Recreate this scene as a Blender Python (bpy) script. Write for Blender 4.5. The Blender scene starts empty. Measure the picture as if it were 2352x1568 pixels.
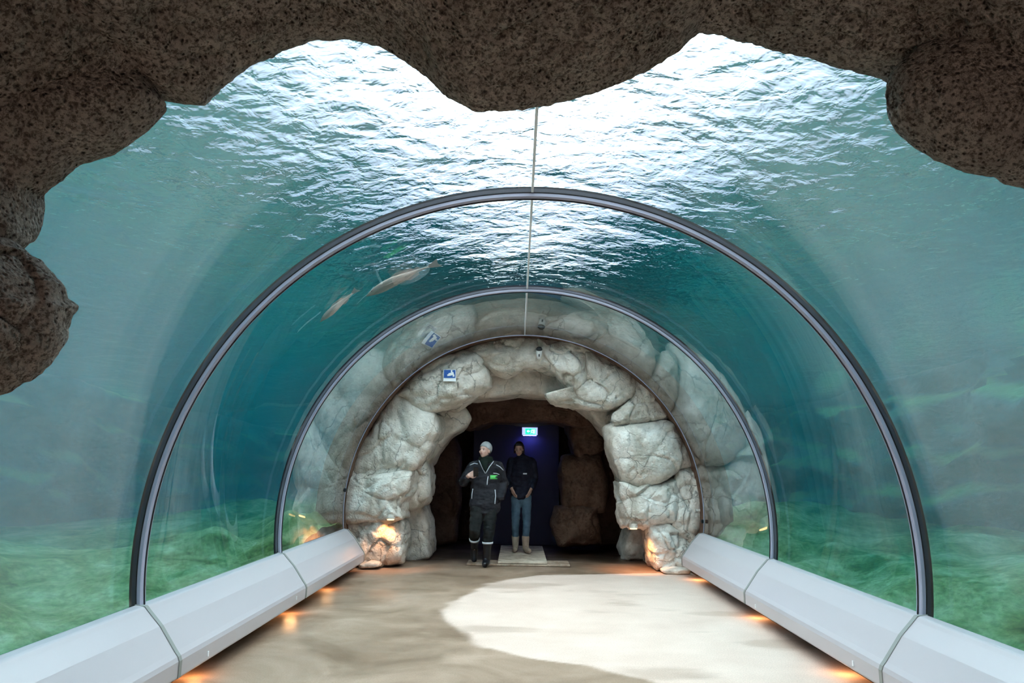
import bpy, bmesh, math, random
import numpy as np
from mathutils import Vector, Matrix
random.seed(7)
sc = bpy.context.scene
COL = sc.collection

# ------------------------------------------------------------------ camera
FOC, PITCH, YAW, ROLL = 1800.0, .156, -.009, .011
CAM = np.array([-.081, 0., 1.45])
cy, sy, cp, sp = math.cos(YAW), math.sin(YAW), math.cos(PITCH), math.sin(PITCH)
FW = np.array([sy*cp, cy*cp, sp]); r0 = np.array([cy, -sy, 0.]); u0 = np.cross(r0, FW)
RT = math.cos(ROLL)*r0 + math.sin(ROLL)*u0
UP = -math.sin(ROLL)*r0 + math.cos(ROLL)*u0
cam = bpy.data.cameras.new('camera'); camo = bpy.data.objects.new('camera', cam); COL.objects.link(camo)
cam.sensor_width = 36; cam.lens = 36*FOC/2352; cam.clip_start = .02; cam.clip_end = 300
camo.matrix_world = Matrix(((RT[0], UP[0], -FW[0], CAM[0]), (RT[1], UP[1], -FW[1], CAM[1]), (RT[2], UP[2], -FW[2], CAM[2]), (0, 0, 0, 1)))
sc.camera = camo

# ------------------------------------------------------------------ world, light, exposure
SKY_Z = 8.0          # overcast sky: strength at the zenith
w = bpy.data.worlds.new('overcast_sky'); sc.world = w; w.use_nodes = True
nt = w.node_tree; nt.nodes.clear()
def N(nt, t, **k):
    n = nt.nodes.new(t)
    for a, b in k.items(): setattr(n, a, b)
    return n
tc = N(nt, 'ShaderNodeTexCoord'); sx = N(nt, 'ShaderNodeSeparateXYZ'); cr = N(nt, 'ShaderNodeValToRGB')
bg = N(nt, 'ShaderNodeBackground'); wo = N(nt, 'ShaderNodeOutputWorld')
e = cr.color_ramp.elements
e[0].position = 0.0; e[0].color = (.03, .03, .03, 1)
e[1].position = 1.0; e[1].color = (1, 1, 1, 1)
for p, c in ((.5, (.035, .035, .04)), (.64, (.06, .06, .072)), (.70, (.13, .127, .155)), (.735, (.19, .186, .22)), (.752, (.30, .295, .32)), (.768, (.6, .6, .62)), (.79, (1, 1, 1))):
    q = e.new(p); q.color = (*c, 1)
ma = N(nt, 'ShaderNodeMath', operation='MULTIPLY_ADD'); ma.inputs[1].default_value = .5; ma.inputs[2].default_value = .5
nt.links.new(tc.outputs['Generated'], sx.inputs[0]); nt.links.new(sx.outputs[2], ma.inputs[0])
nt.links.new(ma.outputs[0], cr.inputs[0]); nt.links.new(cr.outputs[0], bg.inputs[0]); bg.inputs[1].default_value = SKY_Z
nt.links.new(bg.outputs[0], wo.inputs[0])
vs = sc.view_settings
vs.view_transform = 'Standard'; vs.look = 'None'; vs.gamma = 1; vs.exposure = 0.12; vs.use_curve_mapping = False
cyc = sc.cycles
cyc.use_denoising = True
cyc.max_bounces = 12; cyc.diffuse_bounces = 3; cyc.glossy_bounces = 4; cyc.transmission_bounces = 10
cyc.volume_bounces = 1; cyc.transparent_max_bounces = 16
cyc.caustics_reflective = False; cyc.caustics_refractive = True; cyc.blur_glossy = 0.5
cyc.use_adaptive_sampling = True; cyc.adaptive_threshold = .03
cyc.sample_clamp_indirect = 8

# ------------------------------------------------------------------ helpers
def ray(px, py): return FW + (px-1176)/FOC*RT + (784-py)/FOC*UP
def Uy(px, py, y):
    d = ray(px, py); return CAM + d*(y/d[1])
def Uz(px, py, z=0.):
    d = ray(px, py); return CAM + d*((z-CAM[2])/d[2])

def tag(o, label=None, cat=None, group=None, kind=None):
    for k, v in (('label', label), ('category', cat), ('group', group), ('kind', kind)):
        if v: o[k] = v
    return o
def mesh_obj(name, V, F, m=None, parent=None, smooth=True, mats=None, fm=None):
    me = bpy.data.meshes.new(name)
    me.from_pydata([tuple(map(float, v)) for v in V], [], [tuple(map(int, f)) for f in F])
    if m: me.materials.append(m)
    for x in (mats or ()): me.materials.append(x)
    if fm is not None: me.polygons.foreach_set('material_index', fm)
    me.polygons.foreach_set('use_smooth', [smooth]*len(me.polygons)); me.update()
    o = bpy.data.objects.new(name, me); COL.objects.link(o)
    if parent: o.parent = parent
    return o
def empty(name, loc=(0, 0, 0), rz=0):
    o = bpy.data.objects.new(name, None); COL.objects.link(o); o.location = loc; o.rotation_euler = (0, 0, rz)
    o.empty_display_size = .1
    return o
def child(o, root):
    """parent o (built in world space) to root without moving it"""
    o.parent = root
    o.matrix_parent_inverse = (Matrix.Translation(root.location) @ root.rotation_euler.to_matrix().to_4x4()).inverted()
    return o
class MB:
    def __init__(s): s.V = []; s.F = []
    def add(s, V, F):
        n = len(s.V); s.V += [tuple(v) for v in V]; s.F += [tuple(i+n for i in f) for f in F]; return s
    def box(s, c, d, rz=0, rx=0):
        M = Matrix.Translation(c) @ Matrix.Rotation(rz, 4, 'Z') @ Matrix.Rotation(rx, 4, 'X')
        V = [M @ Vector((x*d[0]/2, y*d[1]/2, z*d[2]/2)) for x in (-1, 1) for y in (-1, 1) for z in (-1, 1)]
        return s.add(V, [(0, 1, 3, 2), (4, 6, 7, 5), (0, 4, 5, 1), (2, 3, 7, 6), (0, 2, 6, 4), (1, 5, 7, 3)])
    def tube(s, pts, rad, n=12, cap=True, flat=1.0):
        pts = [Vector(p) for p in pts]; rad = rad if hasattr(rad, '__len__') else [rad]*len(pts)
        V = []; F = []; up = None
        for i, p in enumerate(pts):
            d = (pts[min(i+1, len(pts)-1)]-pts[max(i-1, 0)]).normalized()
            if up is None:
                a = Vector((0, 0, 1)) if abs(d.z) < .9 else Vector((0, 1, 0))
                up = (a - d*a.dot(d)).normalized()
            else: up = (up - d*up.dot(d)).normalized()
            b = d.cross(up)
            for k in range(n):
                t = 2*math.pi*k/n; V.append(p+(up*math.cos(t)*flat+b*math.sin(t))*rad[i])
        for i in range(len(pts)-1):
            for k in range(n):
                F.append((i*n+k, i*n+(k+1) % n, (i+1)*n+(k+1) % n, (i+1)*n+k))
        if cap: F.append(tuple(range(n))[::-1]); F.append(tuple((len(pts)-1)*n+k for k in range(n)))
        return s.add(V, F)
    def obj(s, name, m, parent=None, smooth=False): return mesh_obj(name, s.V, s.F, m, parent, smooth)
def bevel(o, w=.01, seg=2):
    b = o.modifiers.new('bevel', 'BEVEL'); b.width = w; b.segments = seg; b.limit_method = 'ANGLE'; return o

# numpy noise -----------------------------------------------------------
def _h(ix, iy, iz, s):
    n = (ix.astype(np.int64)*374761393 + iy.astype(np.int64)*668265263 + iz.astype(np.int64)*2147483647*3 + s*1274126177) & 0xffffffff
    n = ((n ^ (n >> 13))*1274126177) & 0xffffffff
    n = ((n ^ (n >> 16))*2246822519) & 0xffffffff
    return ((n ^ (n >> 15)) & 0xffffff)/float(0xffffff)
def vnoise(P, s=0):
    I = np.floor(P); f = P-I; f = f*f*(3-2*f); i = I.astype(np.int64); o = 0
    for a in (0, 1):
        for b in (0, 1):
            for c in (0, 1):
                wt = (f[:, 0] if a else 1-f[:, 0])*(f[:, 1] if b else 1-f[:, 1])*(f[:, 2] if c else 1-f[:, 2])
                o = o + wt*_h(i[:, 0]+a, i[:, 1]+b, i[:, 2]+c, s)
    return o*2-1
def fbm(P, oct=4, s=0, g=.5):
    o = 0; a = 1
    for k in range(oct): o = o+a*vnoise(P*2.03**k+k*17.3, s+k); a *= g
    return o
def worley(P, s=0):
    I = np.floor(P).astype(np.int64); f1 = np.full(len(P), 9.); f2 = f1.copy(); cid = np.zeros(len(P))
    for a in (-1, 0, 1):
        for b in (-1, 0, 1):
            for c in (-1, 0, 1):
                J = I+np.array([a, b, c])
                q = J+np.stack([_h(J[:, 0], J[:, 1], J[:, 2], s+k) for k in (1, 2, 3)], -1)
                d = np.sqrt(((P-q)**2).sum(1)); m = d < f1
                f2 = np.where(m, f1, np.minimum(f2, d)); cid = np.where(m, _h(J[:, 0], J[:, 1], J[:, 2], s+9), cid); f1 = np.where(m, d, f1)
    return f1, f2, cid

# ------------------------------------------------------------------ materials
def mat(name, base=(.5, .5, .5), rough=.6, metal=0., spec=.5, **k):
    m = bpy.data.materials.new(name); m.use_nodes = True
    b = m.node_tree.nodes['Principled BSDF']
    b.inputs['Base Color'].default_value = (*base, 1); b.inputs['Roughness'].default_value = rough
    b.inputs['Metallic'].default_value = metal; b.inputs['Specular IOR Level'].default_value = spec
    if 'emit' in k:
        b.inputs['Emission Color'].default_value = (*k['emit'], 1); b.inputs['Emission Strength'].default_value = k.get('es', 1)
    return m
def ramp(nt, stops, inp):
    c = N(nt, 'ShaderNodeValToRGB'); e = c.color_ramp.elements
    while len(e) < len(stops): e.new(.5)
    for q, (p, col) in zip(e, stops): q.position = p; q.color = (*col, 1) if len(col) == 3 else col
    nt.links.new(inp, c.inputs[0]); return c.outputs[0]
def noise(nt, scale, detail=4, rough=.55, vec=None, dist=0):
    n = N(nt, 'ShaderNodeTexNoise'); n.inputs['Scale'].default_value = scale; n.inputs['Detail'].default_value = detail
    n.inputs['Roughness'].default_value = rough; n.inputs['Distortion'].default_value = dist
    if vec: nt.links.new(vec, n.inputs['Vector'])
    return n.outputs[0]
def opos(nt, scale=(1, 1, 1)):
    t = N(nt, 'ShaderNodeNewGeometry'); m = N(nt, 'ShaderNodeMapping'); m.inputs['Scale'].default_value = scale
    nt.links.new(t.outputs['Position'], m.inputs[0]); return m.outputs[0]
def mixc(nt, f, a, b, blend='MIX'):
    m = N(nt, 'ShaderNodeMix', data_type='RGBA', blend_type=blend)
    for s, v in ((0, f), (6, a), (7, b)):
        if hasattr(v, 'links') or hasattr(v, 'is_output'): nt.links.new(v, m.inputs[s])
        else: m.inputs[s].default_value = v if s == 0 else (*v, 1)
    return m.outputs[2]
def math_(nt, op, a, b=0., c=None):
    m = N(nt, 'ShaderNodeMath', operation=op)
    for i, v in enumerate((a, b, c)):
        if v is None: continue
        if hasattr(v, 'is_output'): nt.links.new(v, m.inputs[i])
        else: m.inputs[i].default_value = v
    return m.outputs[0]
def bump(nt, hgt, strength, dist, b, prev=None):
    n = N(nt, 'ShaderNodeBump'); n.inputs['Strength'].default_value = strength; n.inputs['Distance'].default_value = dist
    nt.links.new(hgt, n.inputs['Height'])
    if prev: nt.links.new(prev, n.inputs['Normal'])
    if b: nt.links.new(n.outputs[0], b.inputs['Normal'])
    return n.outputs[0]

def rock_mat(name, cols, cs=1.3, pore=60, pstr=.8, pdist=.01, crack=.0, rough=.85, fine=25, dark=(.02, .018, .012), poreshade=0., grime=.55):
    m = mat(name, rough=rough, spec=.25); nt = m.node_tree; b = nt.nodes['Principled BSDF']; v = opos(nt)
    n1 = noise(nt, cs, 6, .62, v, .6); c = ramp(nt, [(.30, cols[0]), (.5, cols[1]), (.68, cols[2])], n1)
    n2 = noise(nt, fine, 5, .7, v); c = mixc(nt, grime, c, ramp(nt, [(.3, (.35, .35, .35)), (.62, (1, 1, 1))], n2), 'MULTIPLY')
    vo = N(nt, 'ShaderNodeTexVoronoi', feature='F1'); vo.inputs['Scale'].default_value = pore
    vd = N(nt, 'ShaderNodeMix', data_type='RGBA'); vd.inputs[0].default_value = .02
    nt.links.new(v, vd.inputs[6]); nn = N(nt, 'ShaderNodeTexNoise'); nn.inputs['Scale'].default_value = 30; nt.links.new(v, nn.inputs['Vector'])
    nt.links.new(nn.outputs[1], vd.inputs[7]); nt.links.new(vd.outputs[2], vo.inputs['Vector'])
    hole = ramp(nt, [(.12, (0, 0, 0)), (.5, (1, 1, 1))], vo.outputs['Distance'])
    h = math_(nt, 'ADD', math_(nt, 'MULTIPLY', hole, .6), noise(nt, fine*1.6, 6, .7, v))
    if poreshade:  # shade of the pores painted dark into the colour, as relief alone barely shows
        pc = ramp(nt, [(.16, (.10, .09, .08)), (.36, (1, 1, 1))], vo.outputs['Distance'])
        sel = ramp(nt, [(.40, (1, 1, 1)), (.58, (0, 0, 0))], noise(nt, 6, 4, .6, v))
        c = mixc(nt, poreshade, c, mixc(nt, mixc(nt, .5, sel, (0, 0, 0)), pc, (1, 1, 1)), 'MULTIPLY')
        c = mixc(nt, poreshade*.8, c, ramp(nt, [(.42, (.16, .14, .12)), (.53, (1, 1, 1))], noise(nt, 62, 6, .78, v)), 'MULTIPLY')
    if crack:
        vc = N(nt, 'ShaderNodeTexVoronoi', feature='DISTANCE_TO_EDGE'); vc.inputs['Scale'].default_value = 2.2
        wv = N(nt, 'ShaderNodeTexNoise'); wv.inputs['Scale'].default_value = 2.5; wv.inputs['Detail'].default_value = 5; nt.links.new(v, wv.inputs['Vector'])
        mx = N(nt, 'ShaderNodeMix', data_type='RGBA'); mx.inputs[0].default_value = .35; nt.links.new(v, mx.inputs[6]); nt.links.new(wv.outputs[1], mx.inputs[7])
        nt.links.new(mx.outputs[2], vc.inputs['Vector'])
        ck = ramp(nt, [(.0, (0, 0, 0)), (.014, (1, 1, 1))], vc.outputs['Distance'])
        gate = ramp(nt, [(.42, (1, 1, 1)), (.55, (0, 0, 0))], noise(nt, 1.7, 2, .5, v))
        ck = mixc(nt, 1., ck, gate, 'LIGHTEN')
        c = mixc(nt, crack, c, mixc(nt, ck, dark, (1, 1, 1)), 'MULTIPLY')
        h = math_(nt, 'ADD', h, math_(nt, 'MULTIPLY', ck, .8))
    nt.links.new(c, b.inputs['Base Color']); bump(nt, h, pstr, pdist, b); return m

M = {}
M['near_rock'] = rock_mat('dark_porous_rock', [(.40, .355, .30), (.58, .52, .45), (.74, .67, .59)], 1.6, 52, 1., .045, fine=34, poreshade=1.)
M['pale_rock'] = rock_mat('pale_tunnel_rock', [(.50, .43, .35), (.78, .70, .62), (.88, .82, .76)], 2.3, 30, .6, .012, crack=.5, fine=9, grime=.38)
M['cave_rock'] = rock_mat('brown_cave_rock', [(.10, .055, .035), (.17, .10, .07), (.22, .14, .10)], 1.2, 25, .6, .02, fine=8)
def mossy(m):
    nt = m.node_tree; b = nt.nodes['Principled BSDF']; g = N(nt, 'ShaderNodeNewGeometry'); sx_ = N(nt, 'ShaderNodeSeparateXYZ'); nt.links.new(g.outputs['Normal'], sx_.inputs[0])
    src = b.inputs['Base Color'].links[0].from_socket; f = ramp(nt, [(.15, (0, 0, 0)), (.6, (1, 1, 1))], sx_.outputs[2])
    c = mixc(nt, f, src, (.30, .42, .16)); nt.links.new(c, b.inputs['Base Color'])
M['deep_rock'] = rock_mat('deep_basin_rock', [(.03, .04, .035), (.09, .11, .09), (.16, .19, .15)], .9, 8, .7, .05, fine=3)
M['basin_rock'] = rock_mat('basin_rock', [(.10, .11, .09), (.24, .26, .22), (.36, .38, .32)], .9, 8, .7, .05, fine=3)
mossy(M['basin_rock'])

def floor_mat():
    m = mat('worn_concrete', rough=.6, spec=.4); nt = m.node_tree; b = nt.nodes['Principled BSDF']; v = opos(nt)
    at = N(nt, 'ShaderNodeAttribute'); at.attribute_name = 'dry'
    n = noise(nt, 1.1, 6, .6, v, .8)
    wet = ramp(nt, [(.32, (.22, .135, .085)), (.5, (.34, .225, .155)), (.66, (.44, .30, .22))], n)
    dry = ramp(nt, [(.3, (.62, .45, .37)), (.7, (.72, .545, .46))], noise(nt, 1.7, 5, .6, v))
    c = mixc(nt, at.outputs['Fac'], wet, dry)
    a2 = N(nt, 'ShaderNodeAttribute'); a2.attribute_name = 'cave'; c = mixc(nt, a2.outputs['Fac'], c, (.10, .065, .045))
    g = ramp(nt, [(.35, (.72, .70, .68)), (.6, (1, 1, 1))], noise(nt, 90, 3, .7, v))
    c = mixc(nt, .7, c, g, 'MULTIPLY'); nt.links.new(c, b.inputs['Base Color'])
    puddle = ramp(nt, [(.42, (.6, .6, .6)), (.60, (.36, .36, .36))], noise(nt, .9, 4, .6, v))
    r = mixc(nt, at.outputs['Fac'], puddle, (.7, .7, .7)); nt.links.new(r, b.inputs['Roughness'])
    bump(nt, noise(nt, 110, 3, .6, v), .25, .004, b); return m
M['floor'] = floor_mat()

def seabed_mat():
    m = mat('algae_sand', rough=.95, spec=.1); nt = m.node_tree; b = nt.nodes['Principled BSDF']; v = opos(nt)
    c = ramp(nt, [(.32, (.05, .09, .02)), (.44, (.17, .25, .07)), (.55, (.33, .38, .16)), (.68, (.50, .50, .28))], noise(nt, 1.6, 8, .68, v, .4))
    c = mixc(nt, .6, c, ramp(nt, [(.35, (.35, .4, .3)), (.6, (1, 1, 1))], noise(nt, 14, 6, .7, v)), 'MULTIPLY')
    nt.links.new(c, b.inputs['Base Color']); bump(nt, noise(nt, 9, 6, .7, v), .7, .06, b); return m
M['seabed'] = seabed_mat()

def water_mats():
    out = []
    for nm in ('water', 'rippled_water_surface'):
        m = bpy.data.materials.new(nm); m.use_nodes = True; nt = m.node_tree; nt.nodes.clear()
        g = N(nt, 'ShaderNodeBsdfGlass'); g.inputs['Roughness'].default_value = 0; g.inputs['IOR'].default_value = 1.33
        g.inputs['Color'].default_value = (1, 1, 1, 1)
        if nm != 'water': g.inputs['IOR'].default_value = 1.23
        o = N(nt, 'ShaderNodeOutputMaterial'); nt.links.new(g.outputs[0], o.inputs[0])
        va = N(nt, 'ShaderNodeVolumeAbsorption'); va.inputs[0].default_value = (.0, .63, .79, 1); va.inputs[1].default_value = .33
        vs_ = N(nt, 'ShaderNodeVolumeScatter'); vs_.inputs[0].default_value = (.06, .86, .88, 1); vs_.inputs[1].default_value = .04; vs_.inputs['Anisotropy'].default_value = .2
        ad = N(nt, 'ShaderNodeAddShader'); nt.links.new(va.outputs[0], ad.inputs[0]); nt.links.new(vs_.outputs[0], ad.inputs[1])
        nt.links.new(ad.outputs[0], o.inputs['Volume'])
        if nm != 'water':
            v = opos(nt, (1.0, 1.25, 1)); h = math_(nt, 'ADD', noise(nt, 1.5, 3, .5, v, .5), math_(nt, 'MULTIPLY', noise(nt, 5.5, 3, .55, v, .4), .35))
            bm = bump(nt, h, 1.0, .068, None); nt.links.new(bm, g.inputs['Normal'])
        out.append(m)
    return out
M['water'], M['surface'] = water_mats()

def acrylic_mat(name, f0, pw, scr):
    m = bpy.data.materials.new(name); m.use_nodes = True; nt = m.node_tree; nt.nodes.clear()
    t = N(nt, 'ShaderNodeBsdfTransparent'); t.inputs[0].default_value = (.97, .985, .985, 1)
    g = N(nt, 'ShaderNodeBsdfGlossy'); g.inputs['Roughness'].default_value = .0; g.inputs[0].default_value = (1, 1, 1, 1)
    lw = N(nt, 'ShaderNodeLayerWeight'); lw.inputs[0].default_value = .5
    f = math_(nt, 'MULTIPLY_ADD', math_(nt, 'POWER', lw.outputs['Facing'], pw), 1-f0, f0)
    mx = N(nt, 'ShaderNodeMixShader'); nt.links.new(f, mx.inputs[0]); nt.links.new(t.outputs[0], mx.inputs[1]); nt.links.new(g.outputs[0], mx.inputs[2])
    o = N(nt, 'ShaderNodeOutputMaterial'); last = mx.outputs[0]
    if scr:
        d = N(nt, 'ShaderNodeBsdfDiffuse'); d.inputs[0].default_value = (.85, .88, .9, 1)
        v = opos(nt, (3, 3, 3))
        mp = N(nt, 'ShaderNodeMapping'); mp.inputs['Rotation'].default_value = (.35, .2, .5); mp.inputs['Scale'].default_value = (16, .7, 16)
        nt.links.new(v, mp.inputs[0])
        s = ramp(nt, [(.70, (0, 0, 0)), (.80, (1, 1, 1))], noise(nt, 2.2, 3, .6, mp.outputs[0]))
        s = math_(nt, 'MULTIPLY', s, .22)
        hz = math_(nt, 'MULTIPLY', ramp(nt, [(.4, (0, 0, 0)), (.75, (1, 1, 1))], noise(nt, .5, 4, .6, v)), .02)
        m2 = N(nt, 'ShaderNodeMixShader'); nt.links.new(math_(nt, 'ADD', math_(nt, 'ADD', s, hz), .004), m2.inputs[0])
        nt.links.new(last, m2.inputs[1]); nt.links.new(d.outputs[0], m2.inputs[2]); last = m2.outputs[0]
    nt.links.new(last, o.inputs[0]); return m
M['acrylic'] = acrylic_mat('acrylic', .025, 4.5, True)
M['acrylic_back'] = acrylic_mat('acrylic_outer_face', .0, 5, False)
def clear_mat():
    m = bpy.data.materials.new('clear'); m.use_nodes = True; nt = m.node_tree; nt.nodes.clear()
    t = N(nt, 'ShaderNodeBsdfTransparent'); t.inputs[0].default_value = (.98, .99, .99, 1)
    o = N(nt, 'ShaderNodeOutputMaterial'); nt.links.new(t.outputs[0], o.inputs[0]); return m
M['acrylic_back'] = clear_mat()
M['rail'] = mat('satin_grey_panel', (.53, .475, .495), .28, 0, .5)
M['joint'] = mat('joint_grey', (.30, .30, .28), .6)
M['black'] = mat('black_rubber', (.012, .013, .018), .5)
M['rib'] = mat('blue_grey_sealing_strip', (.42, .42, .54), .5)
M['seam'] = mat('white_seam_glue', (.75, .8, .85), .4)
M['white'] = mat('white_plastic', (.85, .85, .86), .35)
M['blue'] = mat('blue_sticker_print', (.02, .10, .38), .4)
M['glow'] = mat('lamp_glass', (1, .7, .4), .5, emit=(1, .62, .28), es=4)

# ------------------------------------------------------------------ tunnel dimensions
R0, ZC, ZB = 2.461, .80, .545
YS = [2.17, 5.093, 8.009, 10.94]
A_END = math.pi/2 + math.asin((ZC-ZB)/R0)
def arch_pts(r, n=48, a0=-1, zend=None):
    """cross-section of the tunnel from left foot over the crown to the right foot"""
    a1 = math.pi/2 + math.asin(min(.99, (ZC-(ZB if zend is None else zend))/r))
    return [(r*math.sin(a), ZC+r*math.cos(a)) for a in np.linspace(-a1, a1, n)]

# ------------------------------------------------------------------ large structure
# floor
nx, ny = 140, 560
X = np.linspace(-2.6, 2.6, nx); Y = np.linspace(-5, 16.2, ny)
gx, gy = np.meshgrid(X, Y)
P = np.stack([gx.ravel(), gy.ravel(), np.zeros(gx.size)], -1)
F = [(j*nx+i, j*nx+i+1, (j+1)*nx+i+1, (j+1)*nx+i) for j in range(ny-1) for i in range(nx-1)]
wob = fbm(P*1.3, 5, 3)*.16
bx = np.interp(P[:, 1], [5.0, 5.72, 6.05, 6.25, 6.6, 7.0, 7.6, 8.0, 8.6, 9.4, 10.3, 10.8, 11.2], [1.2, .72, .35, -.14, -.43, -.48, -.72, -.88, -1.02, -.62, -.30, .1, 2.0])
dry = np.clip((P[:, 0]-bx-wob)*14, 0, 1)
stain = np.clip((fbm(P*np.array([.9, 2.2, 1]), 5, 8)-.42)*4, 0, 1)*.6
dry = np.where(P[:, 1] > 11.3, 0, dry*(1-stain*.6))
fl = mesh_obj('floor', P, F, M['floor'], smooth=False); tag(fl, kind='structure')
ca = fl.data.attributes.new('dry', 'FLOAT', 'POINT'); ca.data.foreach_set('value', dry.astype(np.float32))
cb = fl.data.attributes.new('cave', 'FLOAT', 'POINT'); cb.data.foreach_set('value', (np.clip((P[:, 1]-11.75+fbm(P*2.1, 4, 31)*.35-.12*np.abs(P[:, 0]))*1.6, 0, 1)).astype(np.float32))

# water body: one closed volume around the tunnel
WZ = 4.15
def water():
    n = 48; V = []; F = []; fm = []
    prof = {'a': arch_pts(2.53, n, zend=-.4), 'b': arch_pts(3.25, n, zend=-.4)}
    st = [(.6, 'b'), (2.17, 'b'), (2.17, 'a'), (10.96, 'a'), (10.96, 'b'), (22., 'b')]
    L = []
    for y, k in st:
        base = len(V); V += [(x, y, z) for x, z in prof[k]]
        V += [(15, y, -.45), (15, y, WZ), (-15, y, WZ), (-15, y, -.45)]; L.append(base)
    m_ = n+4
    for s in range(len(st)-1):
        a, b = L[s], L[s+1]
        for i in range(m_):
            j = (i+1) % m_; F.append((a+i, a+j, b+j, b+i)); fm.append(1 if i == n+1 else 0)
    F.append(tuple(L[0]+i for i in range(m_))); fm.append(0)
    F.append(tuple(L[-1]+i for i in range(m_))[::-1]); fm.append(0)
    o = mesh_obj('basin_water', V, F, None, smooth=False, mats=[M['water'], M['surface']], fm=fm)
    bm = bmesh.new(); bm.from_mesh(o.data); bm.faces.ensure_lookup_table()
    bmesh.ops.remove_doubles(bm, verts=bm.verts, dist=1e-6)
    bmesh.ops.triangulate(bm, faces=[f for f in bm.faces if len(f.verts) > 4])
    bmesh.ops.recalc_face_normals(bm, faces=bm.faces)
    for f in bm.faces:   # smooth only the tunnel bore
        c = f.calc_center_median(); f.smooth = abs(c.x) < 3.5 and c.z < WZ-.1 and abs(f.normal.y) < .5
    for e_ in bm.edges:
        if len(e_.link_faces) != 2 or e_.calc_face_angle(3) > .5: e_.smooth = False
    bm.to_mesh(o.data); bm.free()
    return o
wt = water(); tag(wt, 'clear teal water filling the basin around and above the glass tunnel', 'water', kind='stuff')

# seabed and basin walls
def bed_h(x, y):
    ax = np.abs(x); h = .30+.16*np.clip(ax-2.5, 0, 5)
    Q = np.stack([x*.35, y*.35, 0*x], -1)
    return h + fbm(Q, 4, 21)*.22 + np.clip(fbm(Q*1.7, 3, 5), 0, 1)*.25
for side, nm in ((-1, 'seabed_left'), (1, 'seabed_right')):
    nx, ny = 130, 200; X = np.linspace(2.46, 14.5, nx)*side; Y = np.linspace(.7, 21.8, ny); gx, gy = np.meshgrid(X, Y)
    x, y = gx.ravel(), gy.ravel(); P = np.stack([x, y, bed_h(x, y)], -1)
    P[:, 2] += fbm(P*np.array([2, 2, 0]), 3, 2)*.04
    F = [(j*nx+i, j*nx+i+1, (j+1)*nx+i+1, (j+1)*nx+i) for j in range(ny-1) for i in range(nx-1)]
    o = mesh_obj('seabed', P, F, M['seabed']); tag(o, kind='structure')
def wall(name, A, B, zt=5.4, amp=.9, m='basin_rock', z0=-.5):
    nx, nz = 150, 60; A = np.array(A, float); B = np.array(B, float); t = np.linspace(0, 1, nx); z = np.linspace(z0, zt, nz)
    L = np.linalg.norm(B-A); d = (B-A)/L; nrm = np.array([-d[1], d[0]])
    T, Z = np.meshgrid(t, z); T = T.ravel(); Z = Z.ravel(); p = A+(B-A)*T[:, None]; Q = np.stack([p[:, 0], p[:, 1], Z], -1)
    f1, f2, cid = worley(Q*np.array([.55, .55, .8])+fbm(Q, 2, 4)[:, None]*.25, 12)
    ledge = np.abs(((Z*1.1+fbm(Q*.5, 2, 7)*.6) % 1)-.5)
    off = amp*(cid*.5+np.clip(f2-f1, 0, .25)*1.0+ledge*.35+fbm(Q*1.2, 4, 9)*.25)
    Q[:, 0] += nrm[0]*off; Q[:, 1] += nrm[1]*off
    F = [(j*nx+i, j*nx+i+1, (j+1)*nx+i+1, (j+1)*nx+i) for j in range(nz-1) for i in range(nx-1)]
    return tag(mesh_obj(name, Q, F, M[m]), kind='structure')
wall('wall_left', (-9.5, .6), (-9.5, 21)); wall('wall_right', (7.2, 21), (7.2, .6))
wall('wall_back', (-10, 18.), (10, 18.), m='deep_rock'); wall('wall_front', (10, 1.4), (3.3, 1.4), amp=.3); wall('wall_front', (-3.3, 1.4), (-10, 1.4), amp=.3)

wall('wall_sky_blocker', (-13, 12.4), (13, 12.4), zt=6.7, m='deep_rock', z0=4.05)  # unseen rock face added to block low sky and darken the far water

# rock shells that carry the two cave ends
def shell(name, y0, y1, ri, ro, m):
    n = 40; a = arch_pts(ri, n, zend=-.1); b = arch_pts(ro, n, zend=-.1); ys = [y0, y1]; V = []; F = []
    for y in ys:
        V += [(x, y, z) for x, z in a]; V += [(x, y, z) for x, z in b]
    m2 = 2*n
    for i in range(n-1):
        F += [(i, i+1, n+i+1, n+i), (m2+i, m2+n+i, m2+n+i+1, m2+i+1), (i, m2+i, m2+i+1, i+1), (n+i, n+i+1, m2+n+i+1, m2+n+i)]
    return tag(mesh_obj(name, V, F, m), kind='structure')
shell('wall_cave_end', 10.93, 17.2, 2.475, 3.7, M['cave_rock'])
shell('wall_cave_start', -2, 2.16, 2.475, 3.7, M['near_rock'])

# acrylic panes: two halves per bay
def pane(k, y0, y1, sgn):
    n = 40; r1, r2 = R0, R0+.045; V = []; F = []; fm = []
    aa = np.linspace(.0015, A_END, n)
    y0 += .004; y1 -= .004
    for y in (y0, y1):
        for r in (r1, r2): V += [(sgn*r*math.sin(a), y, ZC+r*math.cos(a)) for a in aa]
    for i in range(n-1):
        F += [(i, i+1, 2*n+i+1, 2*n+i), (n+i, 3*n+i, 3*n+i+1, n+i+1), (i, n+i, n+i+1, i+1), (2*n+i, 2*n+i+1, 3*n+i+1, 3*n+i)]; fm += [0, 1, 1, 1]
    F += [(0, 2*n, 3*n, n), (n-1, 2*n-1, 4*n-1, 3*n-1)]; fm += [1, 1]
    o = mesh_obj('window_%d' % k, V, F, None, mats=[M['acrylic'], M['acrylic_back']], fm=fm)
    me = o.data
    bm = bmesh.new(); bm.from_mesh(me); bmesh.ops.recalc_face_normals(bm, faces=bm.faces)
    for e_ in bm.edges:
        if len(e_.link_faces) == 2 and e_.calc_face_angle(0) > .6: e_.smooth = False
    bm.to_mesh(me); bm.free()
    return tag(o, kind='structure')
k = 1
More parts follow.
